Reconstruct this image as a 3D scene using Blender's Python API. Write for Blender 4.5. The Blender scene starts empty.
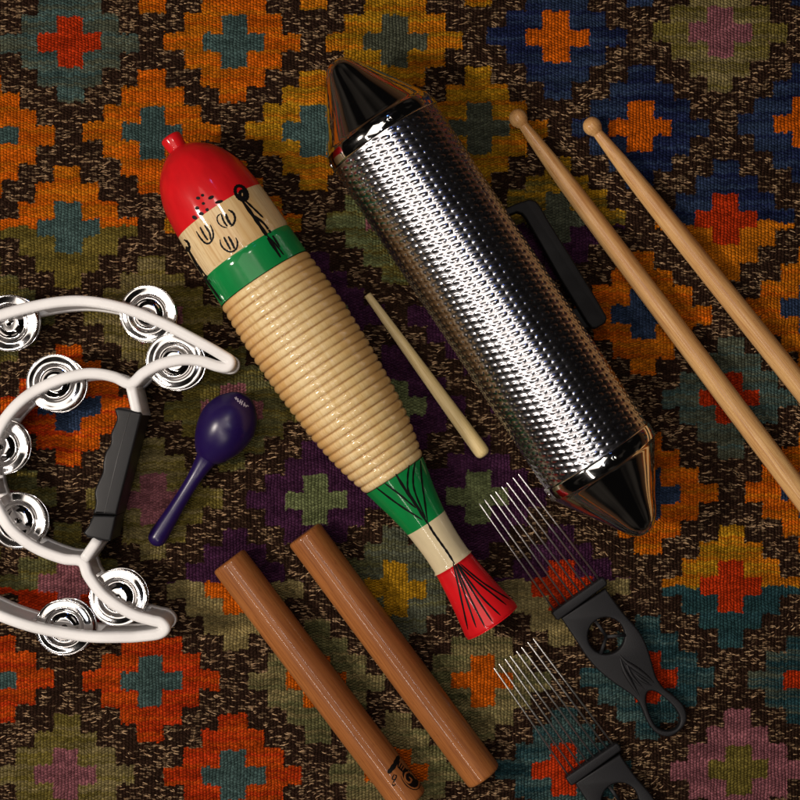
import bpy, bmesh, math, random
import numpy as np
from mathutils import Vector, Matrix
random.seed(4)
rng = np.random.RandomState(7)
sc = bpy.context.scene
C = sc.collection
# ------------------------------------------------------------------ camera, world, lamps, exposure
H = 1.1                      # camera height over the rug (m)
W = 0.52                     # width of rug in view (m)
S = W / 800.0                # metres per photo pixel at rug level
cam = bpy.data.cameras.new('camera')
cam.sensor_width = 36; cam.lens = 36 * H / W
cam.clip_start = 0.01; cam.clip_end = 50
co = bpy.data.objects.new('camera', cam); co.location = (0, 0, H); C.objects.link(co)
sc.camera = co
w = bpy.data.worlds.new('World'); sc.world = w; w.use_nodes = True
wt = w.node_tree; bg = wt.nodes['Background']
wn_ = wt.nodes.new('ShaderNodeTexNoise'); wn_.inputs['Scale'].default_value = 3.2; wn_.inputs['Detail'].default_value = 1.5   # dim uneven room
wg = wt.nodes.new('ShaderNodeTexCoord'); wt.links.new(wg.outputs['Generated'], wn_.inputs['Vector'])
wr = wt.nodes.new('ShaderNodeValToRGB'); wr.color_ramp.elements[0].position = 0.52; wr.color_ramp.elements[1].position = 0.72
wr.color_ramp.elements[0].color = (0.10, 0.085, 0.08, 1); wr.color_ramp.elements[1].color = (1.0, 0.82, 0.66, 1)
wt.links.new(wn_.outputs[0], wr.inputs[0]); wt.links.new(wr.outputs[0], bg.inputs[0])
bg.inputs[1].default_value = 0.022
sc.view_settings.view_transform = 'Standard'; sc.view_settings.look = 'None'
sc.view_settings.exposure = 0.12; sc.view_settings.gamma = 1.0

def lamp(name, loc, size, power, col, target=(0, 0, 0), sy=None):
    l = bpy.data.lights.new(name, 'AREA'); l.energy = power; l.color = col
    l.shape = 'RECTANGLE'; l.size = size; l.size_y = sy or size
    o = bpy.data.objects.new(name, l); o.location = loc
    d = Vector(target) - Vector(loc)
    o.rotation_euler = d.to_track_quat('-Z', 'Y').to_euler()
    C.objects.link(o); return o
lamp('room_lamp', (-1.25, -0.12, 1.28), 0.16, 15, (1.0, 0.89, 0.79))
lamp('room_lamp', (-0.12, 0.52, 1.55), 0.11, 2.4, (1.0, 0.90, 0.80))
def tube(loc, length, wd, power, col):       # strip lights running along the direction most of the instruments point in
    o = lamp('strip_lamp', loc, length, power, col, sy=wd)
    z = Vector(loc).normalized(); x = Vector((0.577, -0.817, 0)); x = (x - z*x.dot(z)).normalized(); y = z.cross(x)
    o.matrix_world = Matrix(((x.x, y.x, z.x, loc[0]), (x.y, y.y, z.y, loc[1]), (x.z, y.z, z.z, loc[2]), (0, 0, 0, 1)))
tube((-0.44, -0.87, 1.50), 1.55, 0.035, 6.5, (1.0, 0.90, 0.82))
tube((0.12, -0.14, 1.62), 0.60, 0.02, 1.2, (0.95, 0.94, 1.0))
lamp('overhead_fill', (-0.42, 0.10, 2.0), 1.1, 7, (1.0, 0.89, 0.79))  # large soft fill added overhead to lighten the shadows beside the instruments
lamp('screen_light', (0.05, 0.95, 1.25), 0.05, 0.25, (0.12, 0.28, 1.0))

# ------------------------------------------------------------------ helpers
def P(px, py, z=0.0):
    k = S * (H - z) / H
    return Vector(((px - 400) * k, (400 - py) * k, z))

def link(name, me, parent=None, M=None, mats=None, smooth=True):
    o = bpy.data.objects.new(name, me); C.objects.link(o)
    for m in (mats or []): me.materials.append(m)
    if smooth and len(me.polygons):
        me.polygons.foreach_set('use_smooth', [True] * len(me.polygons))
    if parent is not None: o.parent = parent
    if M is not None: o.matrix_basis = M
    return o

def bm_link(name, bm, parent=None, M=None, mats=None, smooth=True):
    me = bpy.data.meshes.new(name); bm.normal_update(); bm.to_mesh(me); bm.free()
    return link(name, me, parent, M, mats, smooth)

def tag(o, label=None, cat=None, group=None, kind=None):
    if label: o['label'] = label
    if cat: o['category'] = cat
    if group: o['group'] = group
    if kind: o['kind'] = kind
    return o

def empty(name, loc, rz=0.0):
    o = bpy.data.objects.new(name, None); o.empty_display_size = 0.02
    o.location = loc; o.rotation_euler = (0, 0, rz); C.objects.link(o); return o

def catmull(pts, n=8, closed=False):
    pts = [np.array(p, float) for p in pts]; out = []; N = len(pts)
    rngi = range(N) if closed else range(N - 1)
    for i in rngi:
        if closed: p0, p1, p2, p3 = pts[i-1], pts[i], pts[(i+1) % N], pts[(i+2) % N]
        else: p0, p1, p2, p3 = pts[max(i-1, 0)], pts[i], pts[i+1], pts[min(i+2, N-1)]
        for k in range(n):
            t = k / n
            out.append(0.5*((2*p1)+(-p0+p2)*t+(2*p0-5*p1+4*p2-p3)*t*t+(-p0+3*p1-3*p2+p3)*t**3))
    if not closed: out.append(pts[-1])
    return out

def lathe(bm, prof, n=96, mat=lambda t: 0):
    """revolve (t, r) about local X"""
    rings = []
    for t, r in prof:
        if r < 1e-6: rings.append([bm.verts.new((t, 0, 0))])
        else: rings.append([bm.verts.new((t, r*math.sin(2*math.pi*k/n), r*math.cos(2*math.pi*k/n))) for k in range(n)])
    for i in range(len(rings)-1):
        a, b = rings[i], rings[i+1]; m = mat((prof[i][0]+prof[i+1][0])/2)
        for k in range(n):
            k2 = (k+1) % n
            if len(a) == 1 and len(b) == 1: continue
            if len(a) == 1: f = bm.faces.new((a[0], b[k2], b[k]))
            elif len(b) == 1: f = bm.faces.new((a[k], a[k2], b[0]))
            else: f = bm.faces.new((a[k], a[k2], b[k2], b[k]))
            f.material_index = m
    bmesh.ops.recalc_face_normals(bm, faces=bm.faces)

def axis_matrix(a, b):
    """local X from a to b, local Z as upward as possible, origin a"""
    x = (b - a).normalized(); z = Vector((0, 0, 1)); y = z.cross(x).normalized(); z = x.cross(y)
    return Matrix(((x.x, y.x, z.x, a.x), (x.y, y.y, z.y, a.y), (x.z, y.z, z.z, a.z), (0, 0, 0, 1)))

def sweep(bm, path, prof, closed=False, taper=None, mi=0):
    """path: list of 3D points, prof: list of (side, up)"""
    path = [Vector(p) for p in path]; N = len(path); rings = []
    for i, p in enumerate(path):
        if closed: d = path[(i+1) % N] - path[i-1]
        else: d = path[min(i+1, N-1)] - path[max(i-1, 0)]
        d.normalize(); s = Vector((0, 0, 1)).cross(d).normalized(); u = d.cross(s)
        k = taper[i] if taper else 1.0
        rings.append([bm.verts.new(p + s*a*k + u*b*k) for a, b in prof])
    m = len(prof)
    for i in range(N if closed else N-1):
        a, b = rings[i], rings[(i+1) % N]
        for k in range(m):
            f = bm.faces.new((a[k], a[(k+1) % m], b[(k+1) % m], b[k])); f.material_index = mi
    if not closed:
        bm.faces.new(rings[0][::-1]).material_index = mi; bm.faces.new(rings[-1]).material_index = mi
    bmesh.ops.recalc_face_normals(bm, faces=bm.faces)

def rrect(w_, h0, h1, r, n=4):
    out = []
    for cx, cy, a0 in ((w_/2-r, h1-r, 0), (-w_/2+r, h1-r, 90), (-w_/2+r, h0+r, 180), (w_/2-r, h0+r, 270)):
        for k in range(n+1):
            a = math.radians(a0 + 90*k/n); out.append((cx+r*math.cos(a), cy+r*math.sin(a)))
    return out

def slab(name, outlines, z0, z1, bev, parent=None, M=None, mats=None):
    """flat shape with holes from outlines (metres), rounded edges"""
    cu = bpy.data.curves.new(name, 'CURVE'); cu.dimensions = '2D'; cu.fill_mode = 'BOTH'
    cu.extrude = (z1-z0)/2 - bev; cu.bevel_depth = bev; cu.bevel_resolution = 3; cu.offset = -bev
    for o in outlines:
        s = cu.splines.new('POLY'); s.points.add(len(o)-1); s.use_cyclic_u = True
        for i, p in enumerate(o): s.points[i].co = (p[0], p[1], 0, 1)
    t = bpy.data.objects.new('tmp', cu); C.objects.link(t)
    bpy.context.view_layer.update()
    dg = bpy.context.evaluated_depsgraph_get()
    me = bpy.data.meshes.new_from_object(t.evaluated_get(dg))
    bpy.data.objects.remove(t); bpy.data.curves.remove(cu)
    me.transform(Matrix.Translation((0, 0, (z0+z1)/2))); me.name = name; me.materials.clear()
    bm = bmesh.new(); bm.from_mesh(me); bmesh.ops.remove_doubles(bm, verts=bm.verts, dist=1e-6)
    bmesh.ops.recalc_face_normals(bm, faces=bm.faces); bm.to_mesh(me); bm.free()
    o = link(name, me, parent, M, mats, smooth=True)
    try: me.set_sharp_from_angle(angle=math.radians(35))
    except Exception: pass
    return o

class Surf:
    """solid of revolution, used to lay painted marks on it"""
    def __init__(s, M, rf, L): s.M = M; s.Mi = M.inverted(); s.rf = rf; s.L = L
    def inside(s, p):
        q = s.Mi @ p
        if q.x < 0 or q.x > s.L: return False
        return q.y*q.y+q.z*q.z < s.rf(q.x)**2
    def hit(s, px, py, lift=0.00012):
        g = P(px, py, 0); c = Vector((0, 0, H)); d = g - c
        lo = None; k = 0.90
        while k < 1.0:
            if s.inside(c + d*k): lo = k; break
            k += 0.0015
        if lo is None: return None
        a, b = lo-0.0015, lo
        for _ in range(16):
            m = (a+b)/2
            if s.inside(c+d*m): b = m
            else: a = m
        q = s.Mi @ (c+d*b); r = math.hypot(q.y, q.z); f = (r+lift)/r
        return Vector((q.x, q.y*f, q.z*f))

def stroke(bm, surf, pts, wd, mi, closed=False, tap=True):
    pts = catmull(pts, 6, closed); N = len(pts); prev = None; first = None; wd = wd*1.35
    for i, p in enumerate(pts):
        if closed: d = pts[(i+1) % N]-pts[i-1]
        else: d = pts[min(i+1, N-1)]-pts[max(i-1, 0)]
        d = d/(np.linalg.norm(d)+1e-9); n_ = np.array((-d[1], d[0]))
        u = i/max(N-1, 1)
        h = wd/2*(1 if closed or not tap else min(1.0, 0.35+4*min(u, 1-u)))*(1+0.15*math.sin(i*1.9))
        a = surf.hit(*(p+n_*h)); c_ = surf.hit(*p, lift=0.00016); b = surf.hit(*(p-n_*h))
        if a is None or b is None or c_ is None: prev = None; continue
        cur = [bm.verts.new(v) for v in (a, c_, b)]
        if prev:
            for k in (0, 1):
                f = bm.faces.new((prev[k], cur[k], cur[k+1], prev[k+1])); f.material_index = mi
        if first is None: first = cur
        prev = cur
    if closed and prev and first:
        for k in (0, 1):
            f = bm.faces.new((prev[k], first[k], first[k+1], prev[k+1])); f.material_index = mi

def blob(bm, surf, c, rx, ry, ang, mi, lift=0.00012):
    n = 16; ca, sa = math.cos(ang), math.sin(ang); vs = []
    m = surf.hit(c[0], c[1], lift)
    if m is None: return
    m = bm.verts.new(m)
    for ring in (0.5, 1.0):
        r_ = []
        for k in range(n):
            a = 2*math.pi*k/n; x, y = rx*ring*math.cos(a), ry*ring*math.sin(a)
            q = surf.hit(c[0]+x*ca-y*sa, c[1]+x*sa+y*ca, lift)
            sh = 1.0
            while q is None and sh > 0.1:
                sh -= 0.08; q = surf.hit(c[0]+(x*ca-y*sa)*sh, c[1]+(x*sa+y*ca)*sh, lift)
            if q is None: return
            r_.append(bm.verts.new(q))
        vs.append(r_)
    for k in range(n):
        bm.faces.new((m, vs[0][k], vs[0][(k+1) % n])).material_index = mi
        bm.faces.new((vs[0][k], vs[1][k], vs[1][(k+1) % n], vs[0][(k+1) % n])).material_index = mi

# ------------------------------------------------------------------ node helpers / materials
class NT:
    def __init__(s, name):
        s.m = bpy.data.materials.new(name); s.m.use_nodes = True; s.t = s.m.node_tree
        s.b = s.t.nodes['Principled BSDF']
    def n(s, ty, **kw):
        o = s.t.nodes.new(ty)
        for k, v in kw.items(): setattr(o, k, v)
        return o
    def set(s, sock, v):
        if isinstance(v, bpy.types.NodeSocket): s.t.links.new(v, sock)
        else: sock.default_value = v
    def math(s, op, a, b=None, c=None):
        o = s.n('ShaderNodeMath', operation=op); s.set(o.inputs[0], a)
        if b is not None: s.set(o.inputs[1], b)
        if c is not None: s.set(o.inputs[2], c)
        return o.outputs[0]
    def mix(s, f, a, b, bt='MIX'):
        o = s.n('ShaderNodeMix', data_type='RGBA', blend_type=bt)
        s.set(o.inputs[0], f); s.set(o.inputs[6], a); s.set(o.inputs[7], b); return o.outputs[2]
    def noise(s, vec, scale, detail=2.0, rough=0.5):
        o = s.n('ShaderNodeTexNoise'); s.set(o.inputs['Vector'], vec); o.inputs['Scale'].default_value = scale
        o.inputs['Detail'].default_value = detail; o.inputs['Roughness'].default_value = rough; return o.outputs[0]
    def ramp(s, v, a, b, c=0.0, d=1.0):
        o = s.n('ShaderNodeMapRange'); o.clamp = True
        s.set(o.inputs[0], v); o.inputs[1].default_value = a; o.inputs[2].default_value = b
        o.inputs[3].default_value = c; o.inputs[4].default_value = d; return o.outputs[0]
    def scale(s, vec, sx, sy, sz):
        o = s.n('ShaderNodeMapping'); s.set(o.inputs[0], vec); o.inputs[3].default_value = (sx, sy, sz); return o.outputs[0]
    def obj(s): return s.n('ShaderNodeTexCoord').outputs['Object']
    def P(s, **kw):
        for k, v in kw.items(): s.set(s.b.inputs[k.replace('_', ' ')], v)
    def bump(s, h, st, dist=0.001):
        o = s.n('ShaderNodeBump'); s.set(o.inputs['Height'], h); o.inputs['Strength'].default_value = st
        o.inputs['Distance'].default_value = dist; s.t.links.new(o.outputs[0], s.b.inputs['Normal'])

def c4(r, g, b): return (r, g, b, 1)

def smudge_rough(t, base, amp, sc_=60):
    v = t.noise(t.obj(), sc_, 4, 0.6); return t.ramp(v, 0.3, 0.75, base, base+amp)

def mat_paint(name, col, rough=0.14, var=0.12):
    t = NT(name); v = t.noise(t.scale(t.obj(), 1, 3, 3), 40, 3)
    c = t.mix(t.ramp(v, 0.3, 0.7), c4(*[x*(1-var) for x in col]), c4(*[min(1, x*(1+var)) for x in col]))
    t.P(Base_Color=c, Roughness=0.5); t.b.inputs['Specular IOR Level'].default_value = 0.1; t.b.inputs['Coat Weight'].default_value = 0.6
    t.set(t.b.inputs['Coat Roughness'], smudge_rough(t, 0.07, 0.10))
    t.bump(t.noise(t.scale(t.obj(), 1, 4, 4), 150, 2), 0.10, 0.0006); return t.m

def mat_wood(name, a, b, c, rough=0.35, coat=0.15, stretch=9.0, sc_=55, croug=0.2, groove=None):
    t = NT(name); o = t.obj(); v0 = t.scale(o, 1/stretch, 1, 1)
    warp = t.noise(v0, sc_*0.5, 2)
    g = t.noise(t.scale(o, 0.06, 1, 1), sc_*6, 4, 0.65)
    g2 = t.math('ADD', t.math('MULTIPLY', warp, 0.75), t.math('MULTIPLY', g, 0.35))
    col = t.mix(t.ramp(g2, 0.42, 0.66), c4(*a), c4(*b))
    fine = t.noise(t.scale(o, 0.03, 1, 1), sc_*22, 2)
    col = t.mix(t.math('MULTIPLY', t.ramp(fine, 0.45, 0.70), 0.6), col, c4(*c))
    pores = t.noise(t.scale(o, 0.12, 1, 1), sc_*40, 1)
    col = t.mix(t.math('MULTIPLY', t.ramp(pores, 0.66, 0.74), 0.35), col, c4(*[x*0.55 for x in c]))
    if groove:
        x0, p, gc, sidecol, yy = groove
        sx = t.n('ShaderNodeSeparateXYZ'); t.set(sx.inputs[0], o)
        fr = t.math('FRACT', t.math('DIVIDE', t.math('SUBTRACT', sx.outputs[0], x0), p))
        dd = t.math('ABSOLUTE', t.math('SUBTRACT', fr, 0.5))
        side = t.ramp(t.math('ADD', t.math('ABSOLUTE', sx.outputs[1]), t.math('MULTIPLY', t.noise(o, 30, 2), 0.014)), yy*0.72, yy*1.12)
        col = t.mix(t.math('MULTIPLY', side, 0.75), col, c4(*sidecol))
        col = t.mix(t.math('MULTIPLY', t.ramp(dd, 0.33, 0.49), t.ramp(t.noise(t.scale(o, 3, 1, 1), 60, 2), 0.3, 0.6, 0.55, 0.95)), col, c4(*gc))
    t.P(Base_Color=col, Roughness=smudge_rough(t, rough, 0.1)); t.b.inputs['Specular IOR Level'].default_value = 0.2
    t.b.inputs['Coat Weight'].default_value = coat; t.b.inputs['Coat Roughness'].default_value = croug
    t.bump(fine, 0.12, 0.0004); return t.m

def mat_plastic(name, col, rough, grain=0.15, gs=900, coat=0.0, spec=0.5):
    t = NT(name); v = t.noise(t.obj(), 25, 4, 0.6)
    c = t.mix(t.ramp(v, 0.3, 0.7), c4(*[x*0.88 for x in col]), c4(*[min(1, x*1.08) for x in col]))
    t.P(Base_Color=c, Roughness=smudge_rough(t, rough, 0.12)); t.b.inputs['Coat Weight'].default_value = coat; t.b.inputs['Specular IOR Level'].default_value = spec
    t.bump(t.noise(t.obj(), gs, 2), grain, 0.0003); return t.m

def mat_chrome(name, col=(0.80, 0.79, 0.78), rough=0.05, dent=0.0, ds=90):
    t = NT(name); t.P(Base_Color=c4(*col), Metallic=1.0, Roughness=smudge_rough(t, rough, 0.07, 120))
    if dent: t.bump(t.noise(t.obj(), ds, 2), dent, 0.002)
    return t.m

M_red = mat_paint('red_lacquer', (0.62, 0.008, 0.012))
M_green = mat_paint('green_lacquer', (0.004, 0.20, 0.045))
M_mark = mat_plastic('black_ink', (0.005, 0.0045, 0.0045), 0.45); M_mark.node_tree.nodes['Principled BSDF'].inputs['Specular IOR Level'].default_value = 0.12
M_fishwood = mat_wood('varnished_pale_wood', (0.60, 0.38, 0.15), (0.80, 0.62, 0.35), (0.48, 0.25, 0.08), 0.5, 0.7, 2.2, 34, 0.06)
M_cream = mat_paint('cream_lacquer', (0.66, 0.55, 0.34), 0.2)
M_drum = mat_wood('hickory', (0.50, 0.235, 0.075), (0.76, 0.47, 0.19), (0.36, 0.14, 0.042), 0.38, 0.4, 9, 60, 0.2)
M_maple = mat_wood('pale_stick_wood', (0.66, 0.50, 0.22), (0.84, 0.69, 0.38), (0.54, 0.37, 0.14), 0.38, 0.1, 9, 60)
M_clave = mat_wood('redwood', (0.23, 0.075, 0.020), (0.42, 0.155, 0.042), (0.15, 0.042, 0.011), 0.45, 0.4, 5, 40, 0.07)
M_white = mat_plastic('white_plastic', (0.90, 0.89, 0.88), 0.30, 0.04, 600)
M_grip = mat_plastic('black_rubber', (0.010, 0.010, 0.011), 0.38, 0.2, 1500, spec=0.32)
M_comb = mat_plastic('black_comb_plastic', (0.008, 0.0078, 0.009), 0.45, 0.2, 1400, spec=0.3)
M_strap = mat_plastic('matt_black_coating', (0.007, 0.006, 0.006), 0.55, 0.2, 1400, spec=0.2)
M_purple = mat_plastic('purple_plastic', (0.014, 0.005, 0.062), 0.26, 0.05, 500)
M_text = mat_plastic('white_print', (0.55, 0.52, 0.62), 0.5)
M_chrome = mat_chrome('chrome', rough=0.045)
M_tube = mat_chrome('pressed_chrome', (0.58, 0.57, 0.60), 0.19)
M_jing = mat_chrome('jingle_steel', (0.66, 0.645, 0.64), 0.06, 0.20, 45)
M_wire = mat_chrome('wire_steel', (0.95, 0.93, 0.91), 0.30)

# ------------------------------------------------------------------ the rug
TEAL = (0.070, 0.122, 0.112); ORG = (0.66, 0.122, 0.005); AMB = (0.57, 0.165, 0.007); YEL = (0.47, 0.240, 0.012)
RED = (0.52, 0.038, 0.006); GRY = (0.105, 0.115, 0.075); OLI = (0.170, 0.132, 0.028); NAV = (0.014, 0.020, 0.066)
RDO = (0.56, 0.075, 0.006); PNK = (0.29, 0.105, 0.120); PUR = (0.060, 0.018, 0.050); GRN = (0.185, 0.215, 0.090); BLU = (0.034, 0.056, 0.110)
TAN = (0.26, 0.205, 0.085); DTL = (0.022, 0.062, 0.070); BRN = (0.034, 0.017, 0.0105); SAG = (0.135, 0.130, 0.052)
# centre x, y, outer colour, streak colour, inner colour, (colour below the change line, its y)
D = [
 (-13,-48,TEAL,GRY,ORG,0),(152,-48,ORG,AMB,TEAL,0),(314,-54,YEL,AMB,TEAL,0),(478,-54,YEL,AMB,GRY,0),(641,-54,NAV,BLU,ORG,0),(803,-54,NAV,BLU,RED,0),
 (70,43,GRY,TEAL,RED,0),(233,41,ORG,AMB,TEAL,0),(395,40,YEL,AMB,GRY,0),(557,38,NAV,BLU,ORG,0),(720,31,OLI,TAN,PNK,0),(884,36,OLI,TAN,PNK,0),
 (-13,136,ORG,AMB,TEAL,0),(152,132,ORG,AMB,TEAL,0),(314,130,YEL,AMB,TEAL,0),(478,129,YEL,AMB,GRY,0),(640,127,NAV,BLU,ORG,0),(806,123,NAV,BLU,ORG,0),
 (-96,228,OLI,TAN,PNK,0),(68,228,ORG,AMB,TEAL,(OLI,227)),(233,223,YEL,ORG,TEAL,0),(395,221,OLI,GRN,PNK,0),(558,218,YEL,OLI,GRY,(PUR,223)),(726,219,NAV,BLU,RED,(AMB,222)),(890,219,NAV,BLU,RED,0),
 (-13,317,OLI,SAG,PNK,0),(152,316,OLI,TAN,PNK,0),(315,314,PUR,PUR,GRN,0),(477,315,PUR,PUR,GRN,0),(643,314,AMB,ORG,BLU,0),(811,308,AMB,ORG,BLU,0),
 (-96,405,ORG,RED,BLU,0),(68,406,ORG,RED,BLU,0),(233,410,OLI,SAG,PNK,0),(396,406,PUR,PUR,GRN,0),(558,405,PUR,PUR,GRN,0),(730,398,GRY,TEAL,RED,0),(893,398,GRY,TEAL,RED,0),
 (-13,498,OLI,SAG,PNK,0),(153,498,OLI,TAN,PNK,0),(315,501,PUR,PUR,GRN,0),(478,497,PUR,PUR,GRN,0),(649,494,AMB,ORG,BLU,0),(812,493,AMB,ORG,BLU,0),
 (-96,590,RED,RDO,TEAL,0),(68,584,OLI,SAG,PNK,(RED,588)),(235,590,PUR,PUR,ORG,(TAN,583)),(396,588,GRY,SAG,YEL,0),(562,586,PUR,PUR,RED,(TAN,580)),(731,587,AMB,YEL,RED,(DTL,588)),(895,587,DTL,GRY,RED,0),
 (-16,679,RED,RDO,TEAL,0),(151,681,RED,RDO,TEAL,0),(317,682,SAG,TAN,ORG,0),(482,681,TAN,SAG,ORG,0),(648,678,DTL,TEAL,RED,0),(817,680,DTL,GRY,RED,0),
 (-98,776,RED,RDO,TEAL,0),(66,776,OLI,TAN,PNK,0),(233,775,RED,RDO,TEAL,0),(397,773,TAN,SAG,ORG,0),(564,770,DTL,TEAL,RED,0),(738,770,PNK,PNK,OLI,0),(902,770,PNK,PNK,OLI,0),
 (-16,868,OLI,SAG,PNK,0),(150,868,RED,RDO,TEAL,0),(316,868,OLI,SAG,PNK,0),(482,868,DTL,TEAL,RED,0),(650,866,PNK,PNK,OLI,0),(818,866,AMB,ORG,BLU,0)]
pals = [(ORG,AMB,TEAL),(YEL,AMB,GRY),(NAV,BLU,ORG),(OLI,SAG,PNK),(PUR,PUR,GRN),(DTL,TEAL,RED),(RED,ORG,TEAL)]
for r in range(-5, 15):                       # the pattern goes on past the edge of the picture
    for c in range(-5, 12):
        x = (70 if r % 2 else -13) + 165*c; y = -50 + 91.5*r
        if -110 < x < 910 and -60 < y < 880: continue
        if any(abs(x-d[0]) < 60 and abs(y-d[1]) < 45 for d in D): continue
        D.append((x, y) + pals[(r*3 + (c//2)*2) % 7] + (0,))

def build_rug():
    core = 0.285; step = 0.00048
    a = np.arange(-core, core, step)
    ext = core + np.cumsum(np.linspace(0.0006, 0.0024, 100))
    ax = np.concatenate([-ext[::-1], a, ext])
    n = len(ax); X, Y = np.meshgrid(ax, ax)
    px = X/S+400; py = 400-Y/S
    wp, wf = 3.5, 1.35                                   # warp and weft pitch in photo pixels
    # slow wander of the weave
    def smooth(x, y, sd, f):
        r = np.random.RandomState(sd); o = np.zeros_like(x)
        for k in range(6):
            th = r.uniform(0, 6.28); fr = f*r.uniform(0.5, 1.6)
            o += np.sin(x*fr*math.cos(th)+y*fr*math.sin(th)+r.uniform(0, 6.28))
        return o/6
    wx = px + 1.6*smooth(px, py, 1, 0.03) + 0.7*smooth(px, py, 2, 0.12)
    wy = py + 1.8*smooth(px, py, 3, 0.03) + 0.9*smooth(px, py, 4, 0.14)
    row = np.floor(wy/wf).astype(int); colm = np.floor(wx/wp).astype(int)
    R1 = rng.rand(4096)*2-1; R2 = rng.rand(4096)*2-1
    qx = wx + 0.9*R1[(row*7) % 4096]; qy = wy + 1.5*R2[(colm*13 + 5) % 4096]
    col = np.empty((n, n, 3)); col[:] = BRN
    brown = np.ones((n, n))
    tone = 1 + 0.20*smooth(px*0.3, py, 9, 0.35)
    for i, (cx, cy, co_, cs, ci, low) in enumerate(D):
        m = (np.abs(px-cx) < 80) & (np.abs(py-cy) < 72)
        if not m.any(): continue
        ii = np.where(m)
        r = np.random.RandomState(i+11)
        x = qx[ii]-cx; y = qy[ii]-cy
        xs = np.array([13.2, 31.3, 49.5, 68.5]); ys = np.array([61, 44, 27, 9.3])
        ins = np.zeros(len(x), bool)
        for k in range(4):
            l = xs[k]+r.uniform(-1.3, 1.3); rr = xs[k]+r.uniform(-1.3, 1.3); t = ys[k]+r.uniform(-1.2, 1.2); b = ys[k]+r.uniform(-1.2, 1.2)
            ins |= (x > -l) & (x < rr) & (y > -t) & (y < b)
        cr = np.zeros(len(x), bool)
        for (l, t) in ((12.6, 25.5), (31.2, 8.8)):
            cr |= (x > -l+r.uniform(-1.2, 1.2)) & (x < l+r.uniform(-1.2, 1.2)) & (y > -t+r.uniform(-1, 1)) & (y < t+r.uniform(-1, 1))
        yy = qy[ii]; ph = r.uniform(0, 50)
        s1 = np.sin(yy*0.33+ph)+np.sin(yy*0.81+ph*2.3)+0.8*np.sin(yy*1.9+ph*3+0.03*x)+1.1*np.sin(0.05*x+ph)
        f = np.clip(0.42+0.38*s1, 0, 1)[:, None]; band = (1+0.16*np.sin(yy*0.24+ph*5)+0.10*np.sin(yy*1.3+ph))[:, None]
        oc = (np.array(co_)*(1-f)+np.array(cs)*f)*band
        if low:
            lo = np.array(low[0]); l2 = lo*np.array([1.25, 1.2, 1.1]) if low[0] is not PUR else lo
            lc = (lo*(1-f)+l2*f)*band
            oc = np.where((yy+2.0*np.sin(x*0.12+ph) > low[1])[:, None], lc, oc)
        ic = np.array(ci)*(1+0.14*(f-0.5)*2)
        c = np.where(cr[:, None], ic, oc)
        c *= (1+0.10*R2[(colm[ii]*31+row[ii]*17+i) % 4096])[:, None]
        keep = ins
        sel = (ii[0][keep], ii[1][keep])
        col[sel] = c[keep]; brown[sel] = 0
    # tone drifts slowly across the dyed yarn, the dark ground keeps its own
    lab = brown*5 + col[:, :, 0]*3 + col[:, :, 2]*7
    col *= np.where(brown > .5, 1, tone)[:, :, None]
    Z = 0.0004*smooth(px, py, 21, 0.035) + 0.0003*smooth(px, py, 22, 0.011)
    Z -= Z.max()*0 + 0.0007
    Z -= 0.00018*brown
    co3 = np.stack([X, Y, Z], -1).reshape(-1, 3).astype(np.float32)
    idx = np.arange(n*n).reshape(n, n)
    f = np.stack([idx[:-1, :-1], idx[:-1, 1:], idx[1:, 1:], idx[1:, :-1]], -1).reshape(-1, 4).astype(np.int32)
    me = bpy.data.meshes.new('rug')
    me.vertices.add(len(co3)); me.vertices.foreach_set('co', co3.ravel())
    me.loops.add(f.size); me.loops.foreach_set('vertex_index', f.ravel())
    me.polygons.add(len(f)); me.polygons.foreach_set('loop_start', np.arange(0, f.size, 4, dtype=np.int32))
    me.update(calc_edges=True)
    at = me.color_attributes.new('yarn', 'FLOAT_COLOR', 'POINT')
    c4_ = np.concatenate([np.clip(col, 0, 1), brown[:, :, None]], -1).astype(np.float32)
    at.data.foreach_set('color', c4_.reshape(-1))
    me.polygons.foreach_set('use_smooth', np.ones(len(f), bool))
    # raised pale threads of the twisted yarn, only where the ground is dark
    r = np.random.RandomState(77); out = []
    xs = r.uniform(-0.29, 0.29, 26000); ys = r.uniform(-0.29, 0.29, 26000)
    ix = np.searchsorted(ax, xs); iy = np.searchsorted(ax, ys)
    dn = smooth(xs/S, ys/S, 31, 0.09); sl = smooth(xs/S, ys/S, 32, 0.06)
    for k in range(len(xs)):
        if ix[k] < 6 or ix[k] > n-7 or brown[iy[k]-3:iy[k]+4, ix[k]-5:ix[k]+6].min() < 0.5: continue
        if r.rand() > 0.52 + 0.5*dn[k]: continue
        out.append((xs[k], ys[k], Z[iy[k], ix[k]], r.uniform(0.0016, 0.0042), 0.75*sl[k]+r.normal(0, 0.20), r.uniform(0.00024, 0.00042)))
    V = []; F = []; ns = 5
    for (x, y, z, L_, a_, rad) in out:
        b0 = len(V); ca, sa = math.cos(a_), math.sin(a_); bend = r.uniform(-.0004, .0004)
        for i in range(ns):
            u = i/(ns-1); t_ = (u-.5)*L_; q = math.sin(math.pi*u); rr = rad*(0.35+0.65*q**0.6)
            for m in range(5):
                th = 2*math.pi*m/5; sd = rr*math.cos(th)+bend*q
                V.append((x+t_*ca-sd*sa, y+t_*sa+sd*ca, z-0.0001+0.00040*q+rr*0.8*math.sin(th)))
        for i in range(ns-1):
            for m in range(5):
                m2 = (m+1) % 5; F.append((b0+i*5+m, b0+(i+1)*5+m, b0+(i+1)*5+m2, b0+i*5+m2))
    m2_ = bpy.data.meshes.new('pale_threads'); m2_.from_pydata(V, [], F); m2_.update()
    return me, m2_

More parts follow.
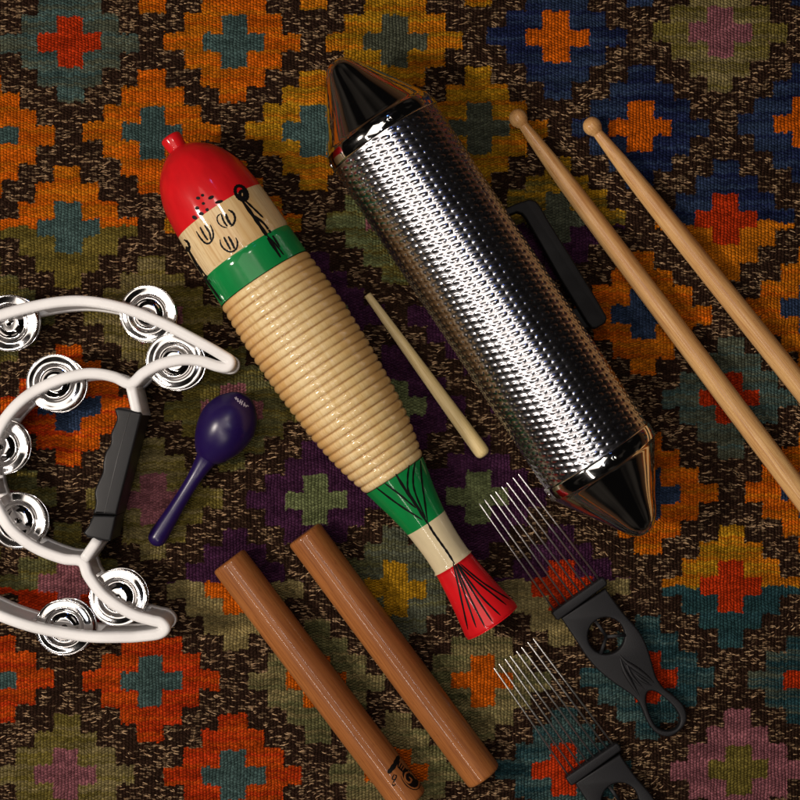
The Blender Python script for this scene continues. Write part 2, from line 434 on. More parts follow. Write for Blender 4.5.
def rug_material():
    t = NT('kilim_weave'); o = t.obj()
    at = t.n('ShaderNodeAttribute'); at.attribute_name = 'yarn'
    yarn = at.outputs['Color']; brown = at.outputs['Alpha']
    nz = t.n('ShaderNodeTexNoise'); t.set(nz.inputs['Vector'], o); nz.inputs['Scale'].default_value = 70; nz.inputs['Detail'].default_value = 3
    sub = t.n('ShaderNodeVectorMath', operation='SUBTRACT'); t.set(sub.inputs[0], nz.outputs['Color']); sub.inputs[1].default_value = (0.5, 0.5, 0.5)
    sc2 = t.n('ShaderNodeVectorMath', operation='MULTIPLY'); t.set(sc2.inputs[0], sub.outputs[0]); sc2.inputs[1].default_value = (0.0030, 0.0070, 0)
    ad = t.n('ShaderNodeVectorMath', operation='ADD'); t.set(ad.inputs[0], o); t.set(ad.inputs[1], sc2.outputs[0])
    s = t.n('ShaderNodeSeparateXYZ'); t.set(s.inputs[0], ad.outputs[0]); x, y = s.outputs[0], s.outputs[1]
    pw, pf = 0.0022, 0.00185
    u = t.math('DIVIDE', x, pw); v = t.math('DIVIDE', y, pf)
    ci = t.math('FLOOR', u)
    v2 = t.math('ADD', v, t.math('MULTIPLY', t.math('MODULO', t.math('ABSOLUTE', ci), 2.0), 0.5))
    fu = t.math('SUBTRACT', t.math('FRACT', u), 0.5); fv = t.math('SUBTRACT', t.math('FRACT', v2), 0.5)
    hu = t.math('SUBTRACT', 1.0, t.math('MULTIPLY', t.math('MULTIPLY', fu, fu), 2.9))
    hv = t.math('SUBTRACT', 1.0, t.math('MULTIPLY', t.math('MULTIPLY', fv, fv), 3.5))
    knot = t.math('MULTIPLY', hu, hv)
    # speckled twist yarn in the dark ground: long pale flecks lying along the weft
    def flecks(pwx, pfy, seed, lo, hi):
        us = t.math('ADD', t.math('DIVIDE', x, pwx), seed); vs = t.math('ADD', t.math('DIVIDE', y, pfy), t.math('MULTIPLY', t.math('DIVIDE', x, pwx), 0.22))
        rj = t.math('FLOOR', vs)
        w1 = t.n('ShaderNodeTexWhiteNoise', noise_dimensions='1D'); t.set(w1.inputs['W'], t.math('ADD', rj, seed*7.3))
        us2 = t.math('ADD', us, t.math('MULTIPLY', w1.outputs[0], 5.0))
        cv = t.n('ShaderNodeCombineXYZ'); t.set(cv.inputs[0], t.math('FLOOR', us2)); t.set(cv.inputs[1], rj); cv.inputs[2].default_value = seed
        w2 = t.n('ShaderNodeTexWhiteNoise', noise_dimensions='3D'); t.set(w2.inputs['Vector'], cv.outputs[0])
        a = t.math('SUBTRACT', t.math('FRACT', us2), 0.5); b = t.math('SUBTRACT', t.math('FRACT', vs), 0.5)
        a2 = t.math('MULTIPLY', t.math('MULTIPLY', a, a), 4.2); b2 = t.math('MULTIPLY', t.math('MULTIPLY', b, b), 6.5)
        e = t.ramp(t.math('ADD', a2, b2), 0.55, 1.0, 1.0, 0.0)
        dens = t.noise(t.scale(o, 0.6, 1.6, 1), 90, 2)
        pr = t.math('ADD', w2.outputs[0], t.math('MULTIPLY', t.math('SUBTRACT', dens, 0.5), 0.8))
        return t.math('MULTIPLY', e, t.ramp(pr, lo, hi))
    f1 = flecks(0.0046, 0.00150, 1.0, 0.74, 0.84); f2 = flecks(0.0032, 0.00115, 4.0, 0.82, 0.94)
    fl = t.math('MULTIPLY', t.math('MAXIMUM', f1, t.math('MULTIPLY', f2, 0.75)), brown)
    cream = t.mix(t.noise(o, 260, 1), c4(0.20, 0.115, 0.055), c4(0.54, 0.36, 0.20))
    col = t.mix(fl, yarn, cream)
    # worn fibres: each knot shows a slightly different tone
    cv = t.n('ShaderNodeCombineXYZ'); t.set(cv.inputs[0], ci); t.set(cv.inputs[1], t.math('FLOOR', v2))
    wn = t.n('ShaderNodeTexWhiteNoise', noise_dimensions='2D'); t.set(wn.inputs['Vector'], cv.outputs[0])
    k = t.ramp(wn.outputs[0], 0, 1, 0.62, 1.35)
    kk = t.n('ShaderNodeCombineXYZ'); [t.set(kk.inputs[i], k) for i in range(3)]
    col = t.mix(0.8, col, kk.outputs[0], 'MULTIPLY')
    fuzz = t.noise(t.scale(o, 1, 3.0, 1), 900, 3, 0.7)
    kf = t.ramp(fuzz, 0.3, 0.7, 0.75, 1.2); k2 = t.n('ShaderNodeCombineXYZ'); [t.set(k2.inputs[i], kf) for i in range(3)]
    col = t.mix(1.0, col, k2.outputs[0], 'MULTIPLY')
    t.P(Base_Color=col, Roughness=0.9); t.b.inputs['Specular IOR Level'].default_value = 0.03
    t.b.inputs['Sheen Weight'].default_value = 0.0
    h = t.math('ADD', t.math('ADD', knot, t.math('MULTIPLY', fuzz, 0.45)), t.math('MULTIPLY', fl, 0.35))
    t.bump(h, 1.0, 0.0021); return t.m
rug_me, thr_me = build_rug()
rug = link('rug', rug_me, mats=[rug_material()])
tt = NT('undyed_wool'); tv = tt.noise(tt.obj(), 260, 2)
tt.P(Base_Color=tt.mix(tt.ramp(tv, 0.35, 0.65), c4(0.22, 0.125, 0.062), c4(0.54, 0.36, 0.20)), Roughness=0.9)
tt.b.inputs['Specular IOR Level'].default_value = 0.15; tt.bump(tt.noise(tt.obj(), 2500, 2), 0.5, 0.0003)
tag(link('pale_threads', thr_me, rug, mats=[tt.m]), kind='stuff')
tag(rug, 'flatwoven wool rug with stepped diamonds and crosses in many colours, under all the instruments', 'rug')
fl_bm = bmesh.new()
for v in ((-3, -3), (3, -3), (3, 3), (-3, 3)): fl_bm.verts.new((v[0], v[1], -0.006))
fl_bm.faces.new(fl_bm.verts[:]) if False else (fl_bm.verts.ensure_lookup_table(), fl_bm.faces.new(fl_bm.verts[:]))
M_floor = mat_wood('floorboards', (0.05, 0.025, 0.012), (0.09, 0.045, 0.02), (0.03, 0.015, 0.008), 0.4, 0.1, 9, 6)
tag(bm_link('floor', fl_bm, mats=[M_floor]), kind='structure')

# ------------------------------------------------------------------ wooden fish scraper
def revolved(name, label, cat, a, b, group=None):
    """root empty on the rug below the start of the axis; returns root, axis matrix in world"""
    M = axis_matrix(a, b); ang = math.atan2(M[1][0], M[0][0])
    r = empty(name, (a.x, a.y, 0), ang); tag(r, label, cat, group)
    R = Matrix.Translation((a.x, a.y, 0)) @ Matrix.Rotation(ang, 4, 'Z')
    return r, M, R.inverted() @ M

def interp(prof):
    ts = [p[0] for p in prof]; rs = [p[1] for p in prof]
    return lambda t: float(np.interp(t, ts, rs))

def smooth_prof(pts, n=6):
    return [(float(p[0]), max(0.0, float(p[1]))) for p in catmull(pts, n)]

zc = 0.0335; kf = S*(H-zc)/H
fa = P(170, 137, zc); fb = P(170+.553*582, 137+.833*582, zc-0.003)
fish, FM, FL = revolved('fish_guiro', 'painted wooden fish scraper with red head, green bands and ribbed pale body', 'guiro', fa, fb)
def px_prof(pts): return [(t*kf, r*kf) for t, r in pts]
def black(bm, surf, strokes, ox, oy, sc_, wd=1.4):
    for s_ in strokes: stroke(bm, surf, [(ox+u/sc_, oy+v/sc_) for u, v in s_[0]], s_[1] if len(s_) > 1 else wd, 2)
# knob
bm = bmesh.new(); lathe(bm, px_prof([(-1, 0), (-1, 7), (-.4, 9.2), (.8, 10.4), (2.5, 10.8), (12, 10.0), (14.5, 9.6), (16, 9.6)]), 64)
bm_link('snout_knob', bm, fish, FL, [M_red])
# head
hp = smooth_prof([(13.6, 0), (14, 8.5), (16.5, 14.5), (20, 20.5), (24, 25.5), (30, 31.5), (40, 38.2), (57, 45.0), (75, 47.8), (91, 49), (118, 50), (141, 50.3), (170, 50.8)], 5)
hp = [p for p in hp if not (p[0] < 13.7 and p[1] > 6)]
for tb in (90.0, 138.5):                                  # put a ring exactly on every paint edge
    hp = [p for p in hp if abs(p[0]-tb) > 0.8] + [(tb, float(np.interp(tb, [p[0] for p in hp], [p[1] for p in hp])))]
hp.sort()
hp = px_prof(hp)
bm = bmesh.new(); lathe(bm, hp, 160, lambda t: 0 if t < 90*kf else (1 if t < 138.5*kf else 3))
sf = Surf(FM, interp(hp), 170*kf)
E8 = lambda u, v: (180+u/8, 170+v/8)
for (u, v, rx, ry, an) in [(180, 202, 14, 12, 0), (145, 225, 17, 13, 0.2), (248, 220, 25, 14, -.45), (187, 268, 14, 12, 0), (312, 255, 33, 13, -.25), (137, 305, 17, 15, 0), (170, 350, 21, 15, .1), (117, 380, 22, 15, .5), (217, 318, 14, 14, 0)]:
    blob(bm, sf, E8(u, v), rx/8, ry/8, an, 2)
black(bm, sf, [([(130, 490), (165, 545), (205, 585), (240, 582), (265, 540), (262, 490), (240, 435)],), ([(160, 455), (195, 520), (225, 562)], 1.5), ([(195, 440), (235, 500), (247, 560)], 1.5),
  ([(330, 348), (300, 372), (302, 415), (335, 450), (378, 464)], 1.0), ([(385, 318), (425, 345), (440, 390), (428, 430), (405, 452)], 1.7), ([(330, 352), (350, 410), (380, 452)], 1.4), ([(365, 350), (382, 398), (410, 440)], 2.0),
  ([(320, 555), (330, 602), (365, 640), (410, 655), (450, 630), (460, 580), (445, 540)],), ([(350, 535), (375, 582), (407, 640)], 1.6), ([(385, 530), (415, 580), (437, 632)], 1.8),
  ([(490, 235), (590, 375), (690, 520), (805, 700)], 2.6), ([(500, 225), (590, 310), (665, 382)], 1.5), ([(580, 358), (680, 440), (800, 620)], 1.6), ([(690, 520), (760, 590), (830, 680)], 1.2)], 180, 170, 8)
stroke(bm, sf, [E8(490+48*math.cos(a)+14*math.sin(a), 185+58*math.sin(a)+6*math.cos(a)) for a in np.linspace(0, 5.7, 10)], 2.4, 2, True)
stroke(bm, sf, [E8(497+20*math.cos(a), 196+28*math.sin(a)) for a in np.linspace(0, 5.5, 8)], 2.6, 2, True)
black(bm, sf, [([(176, 478), (192, 490), (198, 512), (190, 524), (184, 505)], 1.8), ([(194, 520), (243, 606), (330, 730)], 1.7), ([(188, 505), (228, 574), (284, 650)], 1.1)], 140, 120, 4)
bm_link('head', bm, fish, FL, [M_red, M_fishwood, M_mark, M_green])
# ribbed body
nr = 27; t0, t1 = 170.0, 406.0; pit = (t1-t0)/nr
env = interp([(170, 51.3), (200, 53), (235, 53.8), (275, 53.0), (320, 50.2), (345, 47.5), (364, 44.6), (385, 40.2), (400, 36), (406, 34.2)])
bp = []
for i in range(nr):
    for k in range(12):
        t = t0 + (i + k/12)*pit; s_ = abs(math.sin(math.pi*k/12))**0.6
        bp.append((t, env(t) - 2.2 + 2.3*s_))
bp.append((t1, env(t1)-2.2)); bp = [(t0-0.3, 40), (t0, 47.5)] + bp[1:] + [(t1+0.2, 28)]
bm = bmesh.new(); lathe(bm, px_prof(bp), 160)
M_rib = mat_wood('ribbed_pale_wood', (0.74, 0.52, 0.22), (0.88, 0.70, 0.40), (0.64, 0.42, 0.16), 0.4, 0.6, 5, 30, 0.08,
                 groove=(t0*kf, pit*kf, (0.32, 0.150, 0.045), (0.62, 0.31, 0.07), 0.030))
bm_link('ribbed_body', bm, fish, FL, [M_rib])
# tail
tp = smooth_prof([(406, 34.0), (420, 31), (440, 26.4), (463, 22.4), (485, 20.6), (500, 20.3), (513, 20.8), (530, 22.6), (550, 25.2), (570, 28.6), (579.5, 30.3), (582.5, 29.6), (583.5, 27.5), (583.8, 0)], 5)
for tb in (463.0, 512.0):
    tp = [p for p in tp if abs(p[0]-tb) > 0.8] + [(tb, float(np.interp(tb, [p[0] for p in tp if p[0] < 580], [p[1] for p in tp if p[0] < 580])))]
tp.sort(key=lambda p: (p[0], -p[1])); tp = px_prof(tp)
bm = bmesh.new(); lathe(bm, tp, 128, lambda t: 1 if t < 463*kf else (3 if t < 512*kf else 0))
sf = Surf(FM, interp([p for p in tp if p[0] < 583*kf]), 583*kf)
black(bm, sf, [([(145, 190), (230, 255), (330, 320)],), ([(178, 172), (235, 215), (303, 272)],), ([(222, 135), (262, 200), (310, 270), (350, 335)], 2.0),
  ([(276, 100), (270, 160), (276, 210), (325, 285)],), ([(300, 88), (292, 150), (300, 210), (342, 312)],), ([(322, 82), (326, 150), (335, 220), (350, 330)],),
  ([(350, 330), (370, 365), (398, 405), (430, 450), (458, 495)], 1.7),
  ([(452, 492), (475, 590), (512, 758)],), ([(460, 500), (500, 620), (545, 750)],), ([(462, 498), (520, 630), (580, 748)],), ([(468, 500), (540, 620), (610, 728)],),
  ([(468, 495), (560, 620), (642, 702)],), ([(465, 490), (540, 560), (665, 660)],), ([(480, 495), (570, 570), (682, 640)], 1.2)], 340, 440, 4, 1.35)
bm_link('tail', bm, fish, FL, [M_red, M_green, M_mark, M_cream])

# ------------------------------------------------------------------ sticks
def stick(name, part_label, cat, ax, ay, bx, by, prof, zc0, zc1, mat, n=48, group=None):
    a = P(ax, ay, zc0); b = P(bx, by, zc1)
    bm = bmesh.new(); lathe(bm, prof, n)
    M = axis_matrix(a, b)
    o = bm_link(name, bm, None, M, [mat]); tag(o, part_label, cat, group); return o, M
k_ = S*(H-0.007)/H
dp = smooth_prof([(-9, 0), (-8.6, 3), (-6.5, 6.5), (-2, 9.0), (3, 8.9), (7, 6.9), (9.5, 5.3), (11, 5.2), (14, 5.5), (40, 7.3), (75, 8.9), (120, 9.9), (200, 10.6), (320, 11.2), (470, 11.4), (560, 11.4), (606, 11.2), (611, 9.8), (612.5, 5), (612.6, 0)], 5)
dp = [(t*k_, r*k_) for t, r in dp]
stick('drumstick', 'round tipped wooden drumstick nearest the metal cylinder', 'drumstick', 518, 118, 700, 360.5, dp, 0.0062, 0.0077, M_drum, group='pair of wooden drumsticks')
stick('drumstick', 'round tipped wooden drumstick closest to the upper right corner', 'drumstick', 592, 126, 800, 386, dp, 0.0062, 0.0077, M_drum, group='pair of wooden drumsticks')
sp = smooth_prof([(0, 0), (0.1, 2.4), (0.8, 3.4), (4, 3.9), (60, 5.4), (120, 6.6), (180, 7.7), (192, 7.8), (196, 7.0), (198.5, 4.6), (199.3, 0)], 5)
sp = [(t*k_, r*k_) for t, r in sp]
stick('scraper_stick', 'small pale tapered wooden stick lying between the fish and the metal cylinder', 'stick', 368, 295.5, 485.5, 457, sp, 0.0026, 0.0052, M_maple)
# ------------------------------------------------------------------ claves
zc = 0.0124; kc = S*(H-zc)/H
L = 303
cp = [(0, 0), (0, 15.2), (0.3, 17.0), (1.2, 18.4), (2.8, 19.0), (6, 19.1), (L-6, 19.1), (L-2.8, 19.0), (L-1.2, 18.4), (L-.3, 17.0), (L, 15.2), (L, 0)]
cp2 = []
for i in range(len(cp)-1):
    n_ = 30 if cp[i+1][0]-cp[i][0] > 50 else 1
    cp2 += [(cp[i][0]+(cp[i+1][0]-cp[i][0])*j/n_, cp[i][1]+(cp[i+1][1]-cp[i][1])*j/n_) for j in range(n_)]
cp2.append(cp[-1]); cp2 = [(t*kc, r*kc) for t, r in cp2]
for q, (ax, ay, bx, by, lab) in enumerate([(228.5, 560, 411.5, 803, 'reddish brown wooden clave with a black printed emblem at its lower end'), (304, 533.5, 484.5, 777, 'plain reddish brown wooden clave next to the tail of the painted fish')]):
    a = P(ax, ay, zc); b = P(bx, by, zc); M = axis_matrix(a, b)
    bm = bmesh.new(); lathe(bm, cp2, 96)
    if q == 0:
        sf = Surf(M, lambda t: 19.1*kc, L*kc)
        e = lambda u, v: (368.3+u/13.333, 740.8+v/13.333)
        stroke(bm, sf, [e(405, 200), e(350, 320), e(262, 432)], 3.4, 1, tap=True)
        cx, cy = e(560, 500)
        blob(bm, sf, (cx, cy), 10.8, 6.0, math.atan2(.8, .6), 1)
        th = math.atan2(.8, .6)
        stroke(bm, sf, [(cx+13.0*math.cos(a_)*math.cos(th)-7.7*math.sin(a_)*math.sin(th), cy+13.0*math.cos(a_)*math.sin(th)+7.7*math.sin(a_)*math.cos(th)) for a_ in np.linspace(-1.7, 2.2, 12)], 0.6, 1)
        for off in (0, 1, 2, 3):
            stroke(bm, sf, [e(415+28*off, 270+30*off), e(395+24*off, 340+22*off), e(430+20*off, 385+22*off)], 1.0, 1)
        for pl in ([(345, 445), (318, 500), (345, 520), (372, 500)], [(350, 455), (375, 470), (350, 530), (322, 560)], [(320, 570), (335, 598), (365, 575)]):
            stroke(bm, sf, [e(*p) for p in pl], 0.9, 1)
        sl = Surf(M, lambda t: 19.1*kc+0.00012, L*kc)
        stroke(bm, sl, [e(580, 420), e(500, 430), e(490, 510), e(545, 560), e(575, 520), e(540, 480)], 1.3, 2)
    o = bm_link('clave', bm, None, M, [M_clave, M_mark, M_clave]); tag(o, lab, 'clave', 'pair of wooden claves')

# ------------------------------------------------------------------ maraca
ea = P(245, 396, 0.0186); eb = P(151, 548, 0.0075)
mar, MM, ML = revolved('maraca', 'small dark purple plastic egg maraca with a slim handle', 'maraca', ea, eb)
ke = S*(H-.02)/H
ep = smooth_prof([(-1, 0), (-.5, 6), (2, 11), (7, 17), (14, 22.8), (23, 26.9), (32, 28.6), (43, 27.8), (54, 24.8), (64, 19.9), (70, 15.8), (73.5, 12.6)], 5)
bm = bmesh.new(); lathe(bm, [(t*ke, r*ke) for t, r in ep]+[(73.6*ke, 0)], 96)
sf = Surf(MM, interp([(t*ke, r*ke) for t, r in ep]), 73*ke)
q8 = lambda u, v: (160+u/6.667, 380+v/6.667)
for pl in ([(498, 118), (520, 128)], [(510, 112), (506, 132)], [(522, 124), (518, 142), (530, 140)], [(540, 130), (530, 158)], [(532, 144), (548, 150)], [(552, 138), (542, 166)], [(556, 160), (575, 172), (570, 180)], [(566, 150), (558, 176)], [(578, 168), (590, 175)]):
    stroke(bm, sf, [q8(*p) for p in pl], 0.7, 1, tap=False)
bm_link('rattle_bulb', bm, mar, ML, [M_purple, M_text])
hp_ = smooth_prof([(72.8, 11.4), (78, 10.0), (86, 8.7), (97, 7.5), (115, 7.1), (135, 7.7), (152, 8.8), (165, 9.6), (171, 9.4), (175.5, 7.2), (178, 3.5), (178.6, 0)], 5)
bm = bmesh.new(); lathe(bm, [(72.8*ke, 0)]+[(t*ke, r*ke) for t, r in hp_], 64)
bm_link('handle', bm, mar, ML, [M_purple])

# ------------------------------------------------------------------ chrome cylinder with cones
zc = 0.0405; kt = S*(H-zc)/H
ta = P(334.5, 61, zc); tb = P(647, 533, zc)
tub, TM, TL = revolved('metal_guiro_shaker', 'large chrome cylinder with pointed cone ends, pressed scraping texture and black side handle', 'shaker', ta, tb)
Lt = 566.0
def cone(sign):
    pr = [(0, 0), (0.4, 5), (2.5, 10.0), (6.5, 14.4), (13, 19.2), (30, 29.6), (50, 42.4), (63, 50.6), (72, 56.3), (76, 58.9), (78.2, 60.9), (79.5, 62.0), (92, 62.3), (93.6, 61.6), (93.8, 59.5)]
    sm = smooth_prof(pr[:12], 6)+pr[12:]
    return [((t if sign > 0 else Lt-t)*kt, r*kt) for t, r in sm]
for sgn in (1, -1):
    bm = bmesh.new(); lathe(bm, cone(sgn), 160)
    c_ = bm_link('end_cone', bm, tub, TL, [M_chrome])
    # rivets on the rim
    tr = (87 if sgn > 0 else Lt-87)*kt
    for dg in (8, 100, 190, 280):
        a = math.radians(dg); r0 = 62.1*kt
        b2 = bmesh.new()
        lathe(b2, [(-.0006, .0019), (.0002, .0019), (.0007, .0015), (.0008, .0010), (.0003, .0006), (.0002, 0)], 20)
        q = Matrix.Translation((tr, r0*math.sin(a), r0*math.cos(a))) @ Matrix.Rotation(-a, 4, 'X') @ Matrix.Rotation(-math.pi/2, 4, 'Y')
        rv = bm_link('rivet', b2, c_, q, [M_chrome])
def tube_mesh():
    A0, A1 = 93.0*kt, (Lt-93.0)*kt; R = 60.6*kt
    ncol = 40; rows = 52; pr = (A1-A0)/rows
    nu = rows*10+1; nv = ncol*12
    u = np.linspace(A0, A1, nu); v = np.arange(nv)/nv
    U, V = np.meshgrid(u, v, indexing='ij')
    cv = V*ncol; ci = np.floor(cv).astype(int); fv = cv-ci-0.5
    uu = (U-A0)/pr + 0.5*(ci % 2); fu = uu-np.floor(uu)-0.5; fu = fu - 0.10*np.sin(fv*math.pi)
    # pressed louvres: a lens ridge, steep on one side
    d = (fv/0.50)**2
    wdt = 0.33*np.sqrt(np.clip(1-d, 0, 1))+1e-4
    s_ = fu/wdt
    h = np.where(np.abs(s_) < 1, np.cos(s_*math.pi/2)*np.sqrt(np.clip(1-d, 0, 1)), 0)
    h = h*(0.50e-3)*(1+0.12*np.sin(ci*1.7+np.floor(uu)*2.3))
    edge = np.clip(np.minimum(U-A0, A1-U)/0.003, 0, 1); h = h*edge
    r = R-0.0002+h + 0.00012*np.sin(V*6.283*5+U*30)
    X = U; Y = r*np.sin(2*math.pi*V); Z = r*np.cos(2*math.pi*V)
    co3 = np.stack([X, Y, Z], -1).reshape(-1, 3).astype(np.float32)
    idx = np.arange(nu*nv).reshape(nu, nv); j = np.roll(idx, -1, 1)
    f = np.stack([idx[:-1], j[:-1], j[1:], idx[1:]], -1).reshape(-1, 4).astype(np.int32)
    me = bpy.data.meshes.new('textured_tube'); me.vertices.add(len(co3)); me.vertices.foreach_set('co', co3.ravel())
    me.loops.add(f.size); me.loops.foreach_set('vertex_index', f.ravel())
    me.polygons.add(len(f)); me.polygons.foreach_set('loop_start', np.arange(0, f.size, 4, dtype=np.int32)); me.update(calc_edges=True)
    return me
link('textured_tube', tube_mesh(), tub, TL, [M_tube])
# black handle at its side
TRi = (Matrix.Translation((ta.x, ta.y, 0)) @ Matrix.Rotation(math.atan2(TM[1][0], TM[0][0]), 4, 'Z')).inverted()
zt = 0.030
ol = [(494, 214), (508, 207), (520, 202), (530, 199.3), (536, 201), (541, 207), (548, 220), (570, 255), (592, 291), (606.5, 316), (607, 319), (605, 323.5), (596, 328.5), (592, 328), (587, 322), (576, 304), (560, 278), (540, 242.5), (526, 218), (522, 213.5), (517, 212), (500, 219)]
slab('handle', [[P(x, y, zt).xy for x, y in ol]], zt-0.010, zt, 0.0012, tub, TRi, [M_strap])
slab('handle_bracket', [[P(x, y, zt-.012).xy for x, y in [(593, 328), (603, 323), (592, 304), (560, 312), (566, 330)]]], zt-0.018, zt-0.0102, 0.001, tub, TRi, [M_strap])

# ------------------------------------------------------------------ half moon tambourine
ZT = 0.040
tam = empty('tambourine', P(60, 470, 0)); tag(tam, 'white plastic half moon tambourine with black grip and silver jingles', 'tambourine')
TI = Matrix.Translation(P(60, 470, 0)).inverted()
loop = [(26, 307.5), (75, 300.5), (120, 307), (162, 323), (201, 343), (222, 355), (229.5, 360.5), (227, 366.5), (217, 366), (201, 361), (182, 359.5), (160, 364), (143, 373), (130, 383.5), (114, 377), (96, 373.5), (78, 374.5), (52, 382), (26, 396), (6, 416), (-7, 440), (-13, 465), (-11, 490), (0, 515), (13, 533), (36, 549), (62, 559), (81, 562), (88, 577), (104, 597), (130, 614), (150, 620.5), (160, 623), (164.5, 629), (158, 634.5), (140, 637), (123, 638), (88, 637.5), (49, 631.5), (20, 624), (-10, 612), (-45, 592), (-80, 550), (-102, 500), (-106, 455), (-92, 405), (-62, 356), (-22, 324)]
lp = catmull(loop, 8, True); lpw = [P(p[0], p[1], ZT) for p in lp]
def shrink(pts, z): return [Vector((p.x, p.y, z)) for p in pts]
bm = bmesh.new()
sweep(bm, shrink(lpw, 0), rrect(0.0070, 0.0315, 0.040, 0.0024, 5), True)
sweep(bm, shrink(lpw, 0), rrect(0.0064, 0.0008, 0.0085, 0.0015, 3), True)
jings = [(4, 321), (144, 312.5), (172, 361.5), (51, 383), (-6, 448), (12, 523), (115, 600), (61, 631)]
jw = [P(x, y, ZT) for x, y in jings]
gap = [min((Vector((p.x, p.y, 0))-Vector((q.x, q.y, 0))).length for q in jw) < 0.0205 for p in lpw]
N = len(lpw); st = next(i for i in range(N) if gap[i] and not gap[(i+1) % N]); i = st+1; run = []
for c in range(N+1):
    j = (st+1+c) % N
    if not gap[j]: run.append(Vector((lpw[j].x, lpw[j].y, 0)))
    elif run:
        if len(run) > 2: sweep(bm, run, rrect(0.0046, 0.007, 0.033, 0.0012, 3))
        run = []
j1, j2 = P(130, 384.5, ZT), P(82.5, 561, ZT)
d1, d2 = P(137, 416, ZT), P(97, 540, ZT)
for a, b in ((j1, d1), (j2, d2)):
    a = Vector((a.x, a.y, 0)); b = Vector((b.x, b.y, 0))
    sweep(bm, [a+(b-a)*t for t in (0, .25, .5, .75, 1)], rrect(0.0066, 0.0008, 0.0398, 0.0024, 5))
ycen = P(60, 470, 0).y
for v in bm.verts: v.co.y = ycen + (v.co.y-ycen)*(1-0.016*(ZT-v.co.z)/ZT)      # moulded draft of the rim
bm_link('frame', bm, tam, TI, [M_white])
# grip
gl = [(114.5, 409), (118, 407.5), (140.5, 412), (142, 414.5), (116.5, 515)]
left = [(93.0, 514), (95.5, 503), (94.5, 492), (98.5, 481), (102.5, 472), (103.0, 462), (105.5, 452), (110.5, 443), (111, 433), (116.5, 420), (115.5, 413)]
lw = [(float(p[0]), float(p[1])) for p in catmull(left, 4)]
slab('grip', [[P(x, y, ZT).xy for x, y in gl+lw]], 0.0035, 0.0405, 0.0016, tam, TI, [M_grip])
slab('grip_cap', [[P(x, y, ZT).xy for x, y in [(92.8, 515), (116.2, 515.8), (111, 540), (108, 541.5), (87, 537.5), (83, 533), (88, 526)]]], 0.0042, 0.0398, 0.0016, tam, TI, [M_grip])
bm = bmesh.new()
sweep(bm, [P(130, 412, .0405), P(117, 460, .0405), P(104.5, 513, .0405)], [(-.0003, -.0003), (.0003, -.0003), (.0002, .00025), (-.0002, .00025)])
bm_link('mould_seam', bm, tam, TI, [mat_plastic('worn_seam', (0.10, 0.10, 0.10), 0.4)])
# jingles
def disc_prof(s):
    pr = [(0.0007, 1.4), (0.0007, 4.8), (.0006, 5.8), (.0001, 7.0), (-.0011, 8.6), (-.0015, 9.8), (-.0011, 11.0), (.0001, 12.2), (.0004, 13.0), (.0002, 14.6), (-.0001, 16.4), (-.0001, 17.6), (.0002, 18.1), (.0005, 18.0), (.0004, 17.7)]
    return [(t*s, r*0.001) for t, r in pr]
def jingle_mesh(s):
    bm = bmesh.new(); pr = disc_prof(s)
    sm = [(float(p[0]), float(p[1])) for p in catmull([(t*1000, r*1000) for t, r in pr], 3)]
    lathe(bm, [(t/1000, r/1000) for t, r in sm], 72)
    bmesh.ops.rotate(bm, verts=bm.verts, cent=(0, 0, 0), matrix=Matrix.Rotation(-math.pi/2, 3, 'Y'))   # axis X -> Z
    bmesh.ops.solidify(bm, geom=bm.faces[:], thickness=0.0003)
    me = bpy.data.meshes.new('disc'); bm.normal_update(); bm.to_mesh(me); bm.free(); return me
up, dn = jingle_mesh(1), jingle_mesh(-1)
for me in (up, dn): me.materials.append(M_jing); me.polygons.foreach_set('use_smooth', [True]*len(me.polygons))
bm = bmesh.new(); lathe(bm, [(0.007, 0), (0.007, 0.0011), (0.033, 0.0011), (0.033, 0)], 20)
bmesh.ops.rotate(bm, verts=bm.verts, cent=(0, 0, 0), matrix=Matrix.Rotation(-math.pi/2, 3, 'Y'))
pin = bpy.data.meshes.new('jingle'); bm.to_mesh(pin); bm.free(); pin.materials.append(M_chrome)
for q in jw:
    o = bpy.data.objects.new('jingle', pin); C.objects.link(o); o.parent = tam; o.matrix_basis = TI @ Matrix.Translation((q.x, q.y, 0)) @ Matrix.Rotation(random.uniform(0, 6), 4, 'Z')
    for me, z in ((up, 0.0262), (dn, 0.0135)):
        d = bpy.data.objects.new('disc', me); C.objects.link(d); d.parent = o
        d.matrix_basis = Matrix.Translation((random.uniform(-.0008, .0008), random.uniform(-.0008, .0008), z)) @ Matrix.Rotation(math.radians(random.uniform(-6, 6)), 4, 'X') @ Matrix.Rotation(math.radians(random.uniform(-6, 6)), 4, 'Y')

# ------------------------------------------------------------------ steel tined scrapers
ZC = 0.008
base = P(606, 636, 0)
cmb = empty('tined_scraper', base); CI = Matrix.Translation(base).inverted()
tag(cmb, 'black handled scraper with steel tines, whole in view below the metal cylinder', 'scraper', 'steel tined scrapers')
outl = catmull([(561, 618), (569, 630), (577, 642), (586, 656), (597, 669), (612, 681.5), (626, 691), (637, 700), (642.5, 710), (647.5, 722), (656, 733), (669, 737), (681, 730), (687, 720), (684.5, 707), (675, 696.5), (664, 688), (656.5, 677), (652, 662), (646.5, 645), (638, 629.5), (622, 611), (606, 589)], 5)
hole = catmull([(651, 691), (658, 693), (667, 700), (676, 709.5), (680.5, 720), (676.5, 728.5), (667, 731), (657, 727), (650.5, 716), (646.5, 703), (647, 694)], 5, True)
circ = [(606.5+18.3*math.cos(a), 636+18.3*math.sin(a)) for a in np.linspace(0, 2*math.pi, 49)[:-1]]
W_ = lambda L_, z: [P(p[0], p[1], z).xy for p in L_]
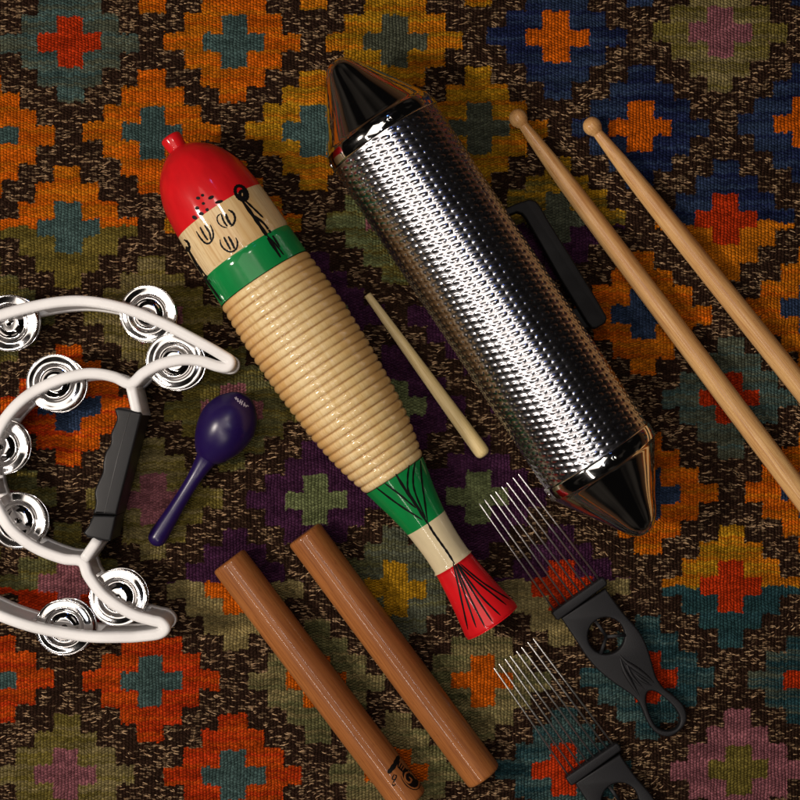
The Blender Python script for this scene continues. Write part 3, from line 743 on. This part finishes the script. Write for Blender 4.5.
hd = slab('handle', [W_(outl, ZC), W_(hole, ZC), W_(circ, ZC)], 0.0012, ZC, 0.0013, cmb, CI, [M_comb])
bm = bmesh.new()
c0 = P(606.5, 636.5, ZC-.0008)
for ex, ey in ((595.5, 621), (625.5, 635), (600.5, 654)):
    sweep(bm, [c0, P(ex, ey, ZC-.0008)], rrect(0.0022, -0.0012, 0.0012, 0.0005, 2))
bm_link('spoke_cross', bm, cmb, CI, [M_comb])
bm = bmesh.new()
for pts, tp_ in (([(619, 654), (626, 662), (636, 669), (647, 677), (655, 684)], 1.0), ([(620, 657), (624, 670), (632, 684), (640, 697)], 0.9), ([(634, 673), (642, 680), (652, 686)], 0.7), ([(626, 662), (632, 676), (645, 690)], 0.7)):
    pp = [P(float(p[0]), float(p[1]), ZC-.0002) for p in catmull(pts, 6)]; m_ = len(pp)
    sweep(bm, pp, [(-.0026, -.0005), (.0026, -.0005), (.0011, .0010), (-.0004, .0013)], taper=[max(.15, math.sin(math.pi*(i+.5)/m_))*tp_ for i in range(m_)])
bm_link('grip_folds', bm, cmb, CI, [M_comb])
bar = [(551.8, 613.5), (553.5, 611), (601.5, 577.8), (604.5, 578), (607.6, 582.5), (607, 585.5), (559, 620.5), (556.5, 620)]
slab('collar', [W_(bar, ZC+.002)], 0.0003, ZC+0.0015, 0.0013, cmb, CI, [M_comb])
tips = [(478.8, 503), (484, 499), (490, 494), (495, 491), (501.3, 486), (506.3, 482), (512.5, 477), (518, 473.5)]
bas = [(556, 613), (562.5, 609), (569, 604.5), (575.6, 599.8), (582, 595), (588.8, 590.5), (595, 586.3), (601, 582)]
mB = bmesh.new
for (x0, y0), (x1, y1) in zip(tips, bas):
    a = P(x1, y1, 0.0052); b = P(x0, y0, 0.0062+random.uniform(-.0008, .0008)); Lr = (b-a).length
    bm = mB(); lathe(bm, [(-.002, 0), (-.002, .00062), (Lr-.002, .00060), (Lr-.0005, .0003), (Lr, 0)], 12)
    bm_link('tine', bm, cmb, CI @ axis_matrix(a, b), [M_wire])
c2 = cmb.copy(); C.objects.link(c2); c2.location = P(606+13.6, 636+164.3, 0); c2.rotation_euler = (0, 0, math.radians(-.4))
tag(c2, 'black handled scraper with steel tines, cut off by the bottom edge of the photo', 'scraper', 'steel tined scrapers')
for ch in list(cmb.children):
    k = ch.copy(); C.objects.link(k); k.parent = c2
